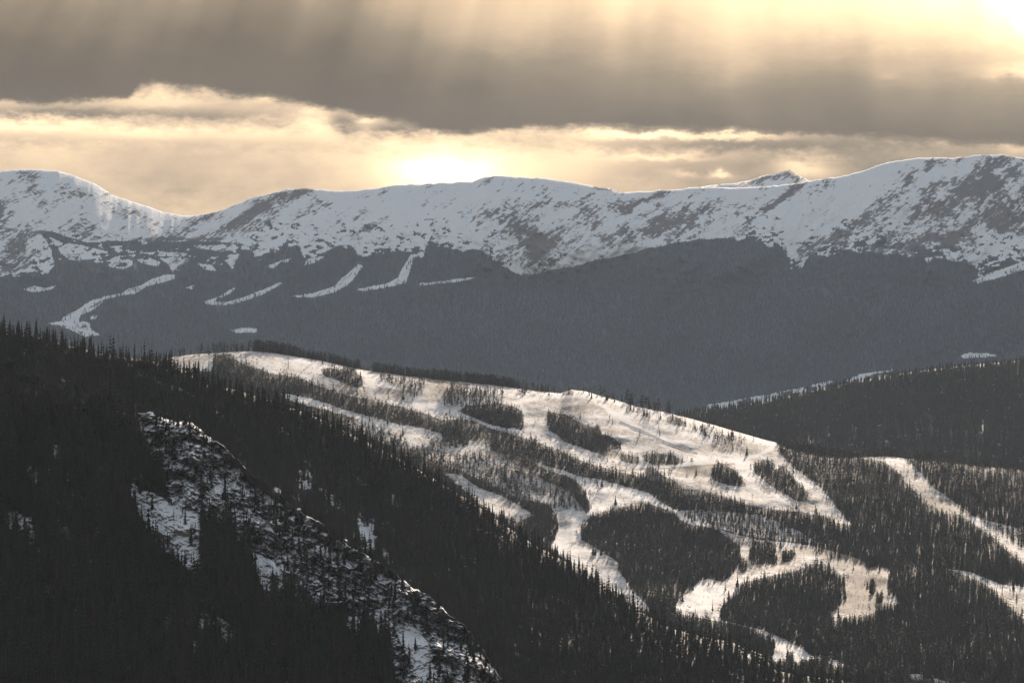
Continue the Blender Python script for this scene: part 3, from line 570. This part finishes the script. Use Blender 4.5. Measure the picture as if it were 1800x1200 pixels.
hand = [(3, 586, 15), (9, 586, 17), (18, 588, 13), (33, 588, 13), (52, 592, 15), (62, 592, 14), (82, 598, 13), (98, 602, 14), (112, 606, 15), (133, 612, 14), (145, 614, 12)]
ph = near.at(np.array([a[0] for a in hand], float), np.array([a[1] for a in hand], float) + 3)
uA = np.concatenate([u1, u, [a[0] for a in hand]]); vA = np.concatenate([v1, v, [a[1] for a in hand]]); hA = np.concatenate([h1, h2, [a[2] for a in hand]]); PA = np.concatenate([P1, P2, ph])
RA = dict(u=uA, v=vA, h=hA, P=PA, hill=np.concatenate([np.zeros(len(u1), int) + 2, np.zeros(len(u), int) + 3, [2] * len(hand)]))
print('ridge', len(RB['u']), 'near', len(RA['u']), time.time() - T0)

# which trees show largest: sweep from near to far over a coarse picture grid, each silhouette claiming what is still free
def visible(sets):
    W_, H_ = 900, 600; free = np.ones((H_, W_), bool); yy = np.arange(H_)[:, None] * 2; xx = np.arange(W_) * 2.
    out = [np.zeros(len(s['u'])) for s in sets]
    sp = yy > spur_crest(xx)[None]; nr = yy > near_crest(xx)[None]
    for hillid in (3, 2, 1):
        for si, s in enumerate(sets):
            ii = np.where(s['hill'] == hillid)[0]
            if not len(ii): continue
            U, V = px(s['P'][ii]); D = s['P'][ii, 1]; hp = s['h'][ii] * F / D
            for j in np.argsort(D):
                h = hp[j]; b = V[j]; x = U[j]; y0 = int((b - h) / 2); y1 = int(b / 2)
                if y1 < 0 or y0 >= H_ or x < 0 or x > 1799: continue
                c = 0
                for y in range(max(0, y0), min(H_, y1 + 1)):
                    hw = .15 * h * max(.15, (y * 2 - (b - h)) / h) / 2; a = int(max(0, x / 2 - hw)); e = int(min(W_, x / 2 + hw + 1))
                    r = free[y, a:e]; c += int(r.sum()); r[:] = False
                out[si][ii[j]] = c
        if hillid == 3: free &= ~sp
        if hillid == 2: free &= ~nr
    return out
visA, visB = visible([RA, RB]); print('vis', time.time() - T0)
NI = 300
iA = np.argsort(-visA)[:NI]; iB = np.argsort(-visB)[:NI]
mA = np.ones(len(visA), bool); mA[iA] = False; mB = np.ones(len(visB), bool); mB[iB] = False
n = int(mA.sum())
# spruces seen large get the full shape, the rest a lighter one
kA = np.where(rng.random(n) < .5, rng.integers(0, 8, n), 8 + rng.integers(0, 6, n))
o = link('spruce_forest', forest_mesh('spruce_forest', RA['P'][mA], RA['h'][mA], .75 + .4 * rng.random(n), kA, SPR + SPR_LO, [M_SPRUCE, M_BARK]))
tag(o, 'dense near black spruce forest on the steep left foreground hill', 'forest', None, 'stuff')
n = int(mB.sum()); uB = RB['u'][mB]; vB = RB['v'][mB]
pn = rng.random(n) < np.where((vB < 880), .6, .25)
kB = np.where(pn, 6 + rng.integers(0, 6, n), rng.integers(0, 6, n))
o = link('pine_forest', forest_mesh('pine_forest', RB['P'][mB], RB['h'][mB], 1.25 + .6 * rng.random(n), kB, SPR_LO + PIN_LO, [M_PINE, M_BARK]))
tag(o, 'dark pine and spruce woods between the snowy ski runs', 'forest', None, 'stuff')

n = len(BRUSHH); o = link('brush', forest_mesh('brush', BRUSHP, BRUSHH, 1.6 + rng.random(n), rng.integers(0, 6, n), PIN_LO, [M_PINE, M_BARK]))
tag(o, 'low dark brush and seedlings dotting the snowy runs', 'brush', None, 'stuff')

def protos(shapes, cname, mat):
    out = []
    for k, ((V, Fc), (tv, tf)) in enumerate(shapes):
        out.append((tri_mesh(cname + '_crown', V, Fc, [mat], attrs={'tint': np.zeros(len(V))}), tri_mesh(cname + '_trunk', tv, tf, [M_BARK])))
    return out
PS = protos(SPR, 'spruce', M_SPRUCE); PP = protos(PIN, 'pine', M_PINE)
def one_tree(name, P, h, w, proto, label, cat, group):
    e = bpy.data.objects.new(name, None); COL.objects.link(e); e.empty_display_size = 1
    e.location = P; e.scale = (h * w, h * w, h); e.rotation_euler = (0, 0, rng.random() * 6.28)
    c = link('crown', proto[0], e); t = link('trunk', proto[1], e)
    tag(e, label, cat, group); return e
def size_word(h, lo, hi): return 'short' if h < lo else ('tall' if h > hi else 'medium')
def where_A(u, v, hill, h):
    s = size_word(h, 12, 16.5)
    if hill == 2 and u < 330 and v < 665: return f'{s} dark spruce on the left skyline against the blue forest', 'spruces along the left skyline'
    if hill == 2 and v < near_crest(u) + 40: return f'{s} dark spruce on the edge of the near hill beside the sunlit runs', 'spruces along the edge of the near hill'
    if hill == 2: return f'{s} dark spruce inside the brown black slope behind the rocky crest', 'spruces on the slope behind the rocky crest'
    z = float(spur_zone(np.array([u]), np.array([v]))[0])
    if z == 1: return (f'{s} thin spruce among the snowy ledges ' + ('near the top of the rocky crest' if v < 860 else 'of the lower rocky crest' if v > 1020 else 'halfway down the rocky crest')), 'spruces among the rocky ledges'
    if z == 2: return f'{s} lone spruce rising from the open snow patch below the rocks', 'spruces in the open snow patches'
    q = 'bottom edge of the picture' if v > 1120 else 'small snow patches at the left' if u < 180 else 'open snow patch left of the rocks' if u < 400 else 'foot of the rocky crest'
    return f'{s} dark spruce in the packed stand by the {q}', 'spruces in the dark stand below the rocks'
def where_B(u, v, h, kd):
    s = size_word(h, 9, 13)
    if v < ridge_crest(u) + 2:
        q = 'left end of the ski ridge crest' if u < 450 else 'middle of the ski ridge crest' if u < 960 else 'sparse right part of the ski ridge crest' if u < 1240 else 'ridge line left of the right hand run'
        return f'{s} {kd} standing on the {q}', f'trees along the {q}'
    for p, nm in ((CLUMPS[0][0], 'small double clump high on the top run'), (CLUMPS[1][0], 'thin clump right of the highest clump'), (CLUMPS[2][0], 'open upper clump at the centre run'), (CLUMPS[3][0], 'dense clump at the centre run'), (CLUMPS[4][0], 'long slanting clump on the broad run'),
                  (CLUMPS[6][0], 'flat clump at the end of the fence line'), (CLUMPS[7][0], 'clump beside the brown patch'), (CLUMPS[8][0], 'long clump near the right edge of the broad run')):
        if bool(inpoly(np.array([u]), np.array([v]), p)[0]): return f'{s} {kd} in the {nm}', f'trees of the {nm}'
    if v < 720 and u < 700: q = 'belt of trees below the top run'
    elif u > 1360 and v < 960: q = 'steep wood left of the right hand run' if u < 1700 else 'wood right of the right hand run'
    elif u > 1450: q = 'black wood in the lower right corner'
    elif v > 1000 and u > 1240: q = 'dark wood between the lower runs'
    elif v > 1090: q = 'wood at the bottom below the lowest run'
    elif u > 1010 and v > 885 and u < 1310: q = 'big rounded wood in the middle of the lower runs'
    elif v < 870 and u < 1100: q = 'open mixed wood beside the second run'
    else: q = 'long belt of trees crossing the runs'
    return f'{s} {kd} in the {q}', f'trees of the {q}'
for i in iA:
    lb, gr = where_A(RA['u'][i], RA['v'][i], RA['hill'][i], RA['h'][i])
    one_tree('spruce_tree', RA['P'][i], RA['h'][i], .75 + .4 * rng.random(), PS[rng.integers(0, 8)], lb, 'tree', gr)
for i in iB:
    pine_ = True
    lb, gr = where_B(RB['u'][i], RB['v'][i], RB['h'][i], 'conifer')
    one_tree('conifer_tree', RB['P'][i], RB['h'][i], 1.0 + .4 * rng.random(), (PP if rng.random() < (.65 if RB['v'][i] < 880 else .3) else PS)[rng.integers(0, 8)], lb, 'tree', gr)
print('individual', time.time() - T0)

# ------------------------------------------------------------------ chairlift towers
def box(c, s, rot=0.):
    x, y, z = s[0] / 2, s[1] / 2, s[2] / 2; V = np.array([(i, j, k) for i in (-x, x) for j in (-y, y) for k in (-z, z)])
    ca, sa = math.cos(rot), math.sin(rot); V = np.stack([V[:, 0] * ca - V[:, 1] * sa, V[:, 0] * sa + V[:, 1] * ca, V[:, 2]], -1) + np.array(c)
    return V, np.array([(0, 1, 3, 2), (4, 6, 7, 5), (0, 4, 5, 1), (2, 3, 7, 6), (0, 2, 6, 4), (1, 5, 7, 3)])
def tube(a, b, r0, r1, n=10):
    a = np.array(a, float); b = np.array(b, float); d = (b - a) / np.linalg.norm(b - a); q = np.cross(d, (0, 1, 0) if abs(d[1]) < .9 else (1, 0, 0)); q /= np.linalg.norm(q); w = np.cross(d, q)
    V = [p + r * (math.cos(6.2832 * k / n) * q + math.sin(6.2832 * k / n) * w) for p, r in ((a, r0), (b, r1)) for k in range(n)]
    return np.array(V), np.array([(k, (k + 1) % n, n + (k + 1) % n, n + k) for k in range(n)])
def parts_mesh(name, L, mat):
    V, Fc = merge(L); return tri_mesh(name, V, Fc, [mat])
def lift_tower(u, v, H, label, rz=0.):
    p = ridge.at(np.array([u], float), np.array([v], float))[0]
    e = bpy.data.objects.new('lift_tower', None); COL.objects.link(e); e.location = p; e.rotation_euler = (0, 0, rz)
    link('mast', parts_mesh('mast', [tube((0, 0, -1), (0, 0, H), .55, .38)], M_STEEL), e)
    link('footing', parts_mesh('footing', [tube((0, 0, -1.5), (0, 0, .5), 1.1, 1.0, 12)], M_WOOD), e)
    link('crossarm', parts_mesh('crossarm', [box((0, 0, H + .2), (6.4, .5, .6)), box((-2.9, 0, H + .75), (.25, .4, .9)), box((2.9, 0, H + .75), (.25, .4, .9))], M_STEEL), e)
    for s in (-1, 1):
        link('sheave_train', parts_mesh('sheave_train', [box((3.1 * s, 0, H - .35), (.3, 3.2, .35))] + [tube((3.1 * s - .15, y, H - .62), (3.1 * s + .15, y, H - .62), .32, .32, 10) for y in (-1.2, -.4, .4, 1.2)], M_STEEL), e)
    link('ladder', parts_mesh('ladder', [tube((.75, -.25, .5), (.6, -.25, H), .04, .04, 4), tube((.75, .25, .5), (.6, .25, H), .04, .04, 4)] + [tube((.7, -.25, z), (.7, .25, z), .03, .03, 4) for z in np.arange(1, H, 1.2)], M_STEEL), e)
    tag(e, label, 'lift tower', 'chairlift towers on the runs')
lift_tower(432, 638, 14, 'dark lift tower beside the trees at the left top of the ski ridge')
lift_tower(506.5, 646, 15, 'lift tower standing alone on bare snow of the top run')
lift_tower(682.5, 700, 15.5, 'lift tower beside the brown streaks below the thin clump of trees')
lift_tower(790.5, 728, 13, 'lift tower at the left tip of the dense centre clump')
lift_tower(1761.5, 1045, 11, 'lift tower on the snowy run at the lower right edge')

# snow fence running down the broad run
fp = [(1090, 742), (1108, 749), (1128, 757), (1148, 766), (1168, 776), (1190, 785), (1208, 792), (1226, 797)]
fu = np.interp(np.linspace(0, 1, 46), np.linspace(0, 1, len(fp)), [a[0] for a in fp]); fv = np.interp(np.linspace(0, 1, 46), np.linspace(0, 1, len(fp)), [a[1] for a in fp])
FP = ridge.at(fu, fv); e = bpy.data.objects.new('snow_fence', None); COL.objects.link(e); e.location = FP[0]
R = FP - FP[0]; L = []
for a, b in zip(R[:-1], R[1:]):
    for z in (.35, .75, 1.15, 1.55):
        q = np.array([a + (0, 0, z), b + (0, 0, z), b + (0, 0, z + .28), a + (0, 0, z + .28)]); q2 = q + (0, .08, 0)
        L.append((np.concatenate([q, q2]), [(0, 1, 2, 3), (7, 6, 5, 4), (0, 4, 5, 1), (3, 2, 6, 7), (0, 3, 7, 4), (1, 5, 6, 2)]))
link('slats', parts_mesh('slats', L, M_WOOD), e)
for q in R: 
    link('post', parts_mesh('post', [box((q[0], q[1] + .18, q[2] + .8), (.18, .18, 2.4))], M_WOOD), e)
tag(e, 'long dark wooden snow fence slanting down the broad sunlit run', 'fence')

# loose boulders breaking the line of the rocky crest
def boulder_mesh(seed):
    rs = np.random.default_rng(seed); import bmesh
    bm = bmesh.new(); bmesh.ops.create_icosphere(bm, subdivisions=2, radius=1)
    pl = rs.normal(size=(9, 3)); pl /= np.linalg.norm(pl, axis=1)[:, None]; dd = .32 + .35 * rs.random(9)
    for q in bm.verts:
        c = np.array(q.co)
        for n_, d_ in zip(pl, dd):
            s_ = c @ n_ - d_
            if s_ > 0: c = c - n_ * s_
        q.co = c * (1, 1, .8) + rs.normal(size=3) * .015
    me = bpy.data.meshes.new('boulder'); bm.to_mesh(me); bm.free(); me.materials.append(M_NEAR)
    at = me.attributes.new('rock', 'FLOAT', 'POINT'); at.data.foreach_set('value', np.full(len(me.vertices), .5, np.float32)); me.attributes.new('forest', 'FLOAT', 'POINT')
    return me
BM = [boulder_mesh(k) for k in range(5)]
bu = [258, 300, 318, 336, 352, 376, 398, 424, 452, 480, 520, 540, 566, 600, 628, 648, 662, 690, 716, 738, 752, 772, 800, 824, 846]
nm = ['topmost', 'snow capped', 'rounded', 'split', 'blocky', 'leaning', 'flat topped', 'angular', 'broad', 'narrow']
for k, b in enumerate(bu):
    vv = float(spur.crest(np.array([b], float))[0]) + 3 + 5 * rng.random(); p = spur.at(np.array([b], float), np.array([vv]))[0]
    o = link('boulder', BM[k % 5]); r = 2.2 + 3.4 * rng.random() ** 2; o.location = p + (0, 0, -r * .25); o.scale = (r * 1.3, r, r * (.8 + .4 * rng.random())); o.rotation_euler = (rng.random() * .5, rng.random() * .5, rng.random() * 6)
    tag(o, 'grey snow dusted boulder on the ' + ('upper' if b < 420 else 'middle' if b < 640 else 'lower') + ' part of the rocky crest line', 'boulder', 'boulders along the rocky crest')

# ------------------------------------------------------------------ air
hz = bpy.data.materials.new('haze'); hz.use_nodes = True; t = NT(hz.node_tree); t.n.remove(t.n['Principled BSDF'])
pv = t.new('ShaderNodeVolumePrincipled'); pv.inputs['Color'].default_value = (.66, .77, .93, 1); pv.inputs['Density'].default_value = .92e-5; pv.inputs['Anisotropy'].default_value = 0.1
t.l.new(pv.outputs[0], t.n['Material Output'].inputs['Volume'])
V, Q = box((0, 14000, 400), (24000, 36000, 3000)); V[:, 2] = np.where(V[:, 2] < 0, -1010, 1300); V[:, 1] = np.where(V[:, 1] < 14000, -3100, 30000)
V[:, 0] = np.where(V[:, 0] < 0, -9200, 9200); V[:, 1] = np.where(V[:, 1] < 0, -1700, 20700)
o = link('haze', tri_mesh('haze', V, Q, [hz])); tag(o, 'thin blue haze filling the valley air', 'haze', None, 'stuff')

# ------------------------------------------------------------------ sky
SUN_EL, SUN_AZ = 16., 8.
w = bpy.data.worlds.new('World'); S.world = w; w.use_nodes = True; t = NT(w.node_tree); bg = t.n['Background']
tc = t.new('ShaderNodeTexCoord').outputs['Generated']; sp = t.new('ShaderNodeSeparateXYZ'); t.l.new(tc, sp.inputs[0]); x, y, z = sp.outputs
az = t.m('ARCTAN2', x, y); el = t.m('ARCSINE', z)
U = t.m('MULTIPLY_ADD', az, F, 900.); Vv = t.m('MULTIPLY_ADD', el, -F, 600.)
NU = t.comb(t.m('MULTIPLY', U, .001), t.m('MULTIPLY', Vv, .001), 0.)
wn = t.noise(t.comb(t.m('MULTIPLY', U, .004), t.m('MULTIPLY', Vv, .010)), 1.0, 5, .6)
wf = t.noise(t.comb(t.m('MULTIPLY', U, .020), t.m('MULTIPLY', Vv, .042)), 1.0, 8, .68)
wx = t.m('MULTIPLY', t.m('SUBTRACT', wn, .5), 60.); wy = t.m('MULTIPLY', t.m('SUBTRACT', wf, .5), 46.)
Uw = t.m('ADD', U, wx); Vw = t.m('ADD', Vv, wy)
def G(cu, cv, su, sv, am, warp=True):
    a = t.m('DIVIDE', t.m('SUBTRACT', Uw if warp else U, float(cu)), float(su)); b = t.m('DIVIDE', t.m('SUBTRACT', Vw if warp else Vv, float(cv)), float(sv))
    r = t.m('ADD', t.m('MULTIPLY', a, a), t.m('MULTIPLY', b, b)); return t.m('MULTIPLY', t.m('EXPONENT', t.m('MULTIPLY', r, -1.)), float(am))
deck = t.curve(U, [(-2000, 230), (-300, 195), (0, 186), (120, 186), (230, 176), (270, 152), (330, 160), (420, 172), (500, 180), (570, 192), (700, 216), (800, 238), (870, 232), (1000, 226), (1400, 238), (1800, 262), (4000, 300)], -2000, 4000, 0, 400)
dk = t.m('SUBTRACT', deck, t.m('MULTIPLY_ADD', wy, .8, Vv))        # >0: above the lower edge of the cloud deck
above = t.ss(dk, -6., 12.)
# deck: darkest at its base, brightening upward and to the right
rise = t.m('DIVIDE', t.m('MAXIMUM', dk, 0.), 230.)
rt = t.ss(U, 500., 1500.)
base_r = t.m('MULTIPLY', t.m('POWER', t.m('MINIMUM', rise, 1.4), 1.5), t.m('MULTIPLY_ADD', rt, .40, .36))
ray = t.noise(t.comb(t.m('MULTIPLY', t.m('ADD', U, t.m('MULTIPLY', t.m('MULTIPLY', t.m('SUBTRACT', U, 1300.), Vv), -.00045)), .0052), t.m('MULTIPLY', Vv, .0009)), 1., 3, .5)
ray2 = t.noise(t.comb(t.m('MULTIPLY', U, .0025), t.m('MULTIPLY', Vv, .0050), 3.), 1., 4, .5)
tA = t.m('ADD', t.m('ADD', base_r, .10), t.m('ADD', t.m('MULTIPLY', t.m('SUBTRACT', ray, .5), t.m('MULTIPLY_ADD', rise, .80, .10)), t.m('MULTIPLY', t.m('SUBTRACT', ray2, .5), .25)))
tA = t.m('ADD', tA, t.m('MULTIPLY', rt, .06))
for g in [(1815, -5, 90, 105, .6), (1790, 130, 70, 12, .30), (1265, 60, 75, 110, .26), (1560, 135, 20, 8, .08), (900, 40, 160, 70, .12), (1550, 20, 160, 60, .12), (1660, 110, 40, 90, -.10), (1420, 140, 120, 60, -.05), (140, 130, 160, 60, -.05), (480, 110, 200, 60, -.03)]:
    tA = t.m('ADD', tA, G(*g))
# clear strip under the deck
tB = t.m('MULTIPLY_ADD', t.ss(U, 900., 1500.), -.26, .62)
tB = t.m('ADD', tB, t.m('MULTIPLY', t.m('SUBTRACT', wf, .5), t.m('MULTIPLY_ADD', t.ss(Vv, 235., 290.), -.40, .66))); tB = t.m('ADD', tB, t.m('MULTIPLY', t.m('SUBTRACT', ray, .5), .22)); tB = t.m('ADD', tB, t.m('MULTIPLY', t.m('SUBTRACT', wn, .5), .3))
for g in [(780, 306, 110, 42, .75), (830, 285, 300, 46, .22), (60, 226, 150, 11, .42), (260, 238, 120, 9, .25), (560, 218, 40, 26, .32), (470, 235, 80, 14, .22), (290, 180, 70, 14, .22), (640, 212, 16, 9, .35), (600, 215, 26, 16, -.42), (700, 226, 60, 10, -.35),
          (150, 200, 180, 9, -.30), (400, 205, 120, 12, -.15), (1130, 238, 110, 7, .62), (1300, 241, 90, 5, .42), (1170, 276, 90, 7, .32), (1230, 256, 260, 8, -.12), (1265, 310, 20, 8, .50), (1205, 308, 22, 5, .22), (1420, 300, 55, 20, .36), (1385, 290, 40, 14, .2),
          (1655, 241, 35, 4, .30), (1790, 262, 40, 14, .30), (330, 320, 110, 40, -.16), (1130, 300, 100, 22, -.10), (1030, 275, 60, 30, .1), (520, 300, 70, 30, -.06), (60, 270, 100, 22, .08)]:
    tB = t.m('ADD', tB, G(*g))
mixn = t.new('ShaderNodeMix', data_type='FLOAT'); t.put(mixn.inputs[0], above); t.put(mixn.inputs[2], tB); t.put(mixn.inputs[3], tA); tt = mixn.outputs[0]
tt = t.m('DIVIDE', t.m('MAXIMUM', tt, 0.), 1.6)
col = t.ramp(tt, [(0, (.080, .053, .026)), (.10, (.132, .092, .050)), (.22, (.29, .22, .135)), (.38, (.70, .50, .31)), (.52, (1.08, .79, .46)), (.70, (1.4, 1.12, .66)), (1, (2.1, 1.85, 1.3))])
# away from the bright western sky the overcast is an even grey, thinning to blue overhead
sky = t.new('ShaderNodeTexSky', sky_type='NISHITA'); sky.sun_disc = False; sky.sun_elevation = math.radians(SUN_EL); sky.sun_rotation = math.radians(SUN_AZ)
nis = t.mix(1., sky.outputs[0], (.07, .07, .07), 'MULTIPLY')
ov = t.noise(tc, 3.0, 5, .6)
grey = t.mix(ov, (.12, .12, .12), (.29, .29, .288))
hi = t.mix(t.ss(ov, .40, .60), nis, grey)
ex = 1.0
far_w = t.m('MAXIMUM', t.ss(el, .13, .45), t.ss(t.m('ABSOLUTE', az), .5, 1.5))
SKYK = .50
colk = t.mix(1., col, (SKYK, SKYK, SKYK), 'MULTIPLY')
# ... sunlit cloud edges around the hidden sun
c = t.mix(far_w, colk, hi)
c = t.mix(t.ss(z, -.03, -.10), c, (.05, .05, .055))
t.l.new(c, bg.inputs[0]); bg.inputs[1].default_value = 1.0
# ------------------------------------------------------------------ sun
sd = bpy.data.lights.new('sun', 'SUN'); sd.energy = 3.95; sd.angle = math.radians(.6); sd.color = (1., .83, .67)
so = bpy.data.objects.new('sun', sd); COL.objects.link(so)
a, e_ = math.radians(SUN_AZ), math.radians(SUN_EL)
from mathutils import Vector
d = Vector((math.sin(a) * math.cos(e_), math.cos(a) * math.cos(e_), math.sin(e_))); so.rotation_euler = d.to_track_quat('Z', 'Y').to_euler(); so.location = (0, 0, 500)
# ------------------------------------------------------------------ camera
cd = bpy.data.cameras.new('camera'); cam = bpy.data.objects.new('camera', cd); COL.objects.link(cam); S.camera = cam
cd.sensor_width = 36; cd.lens = F / 1800 * 36; cd.clip_start = 1; cd.clip_end = 200000; cam.location = (0, 0, 0); cam.rotation_euler = (math.radians(90), 0, 0)
S.view_settings.view_transform = 'Standard'; S.view_settings.look = 'None'; S.view_settings.exposure = 1.2; S.view_settings.gamma = 1
cy = S.cycles; cy.max_bounces = 4; cy.diffuse_bounces = 2; cy.glossy_bounces = 1; cy.transmission_bounces = 1; cy.volume_bounces = 0; cy.use_denoising = True; cy.denoiser = 'OPENIMAGEDENOISE'; cy.denoising_input_passes = 'RGB_ALBEDO_NORMAL'; cy.denoising_prefilter = 'ACCURATE'
cy.use_light_tree = False
print('done', time.time() - T0)
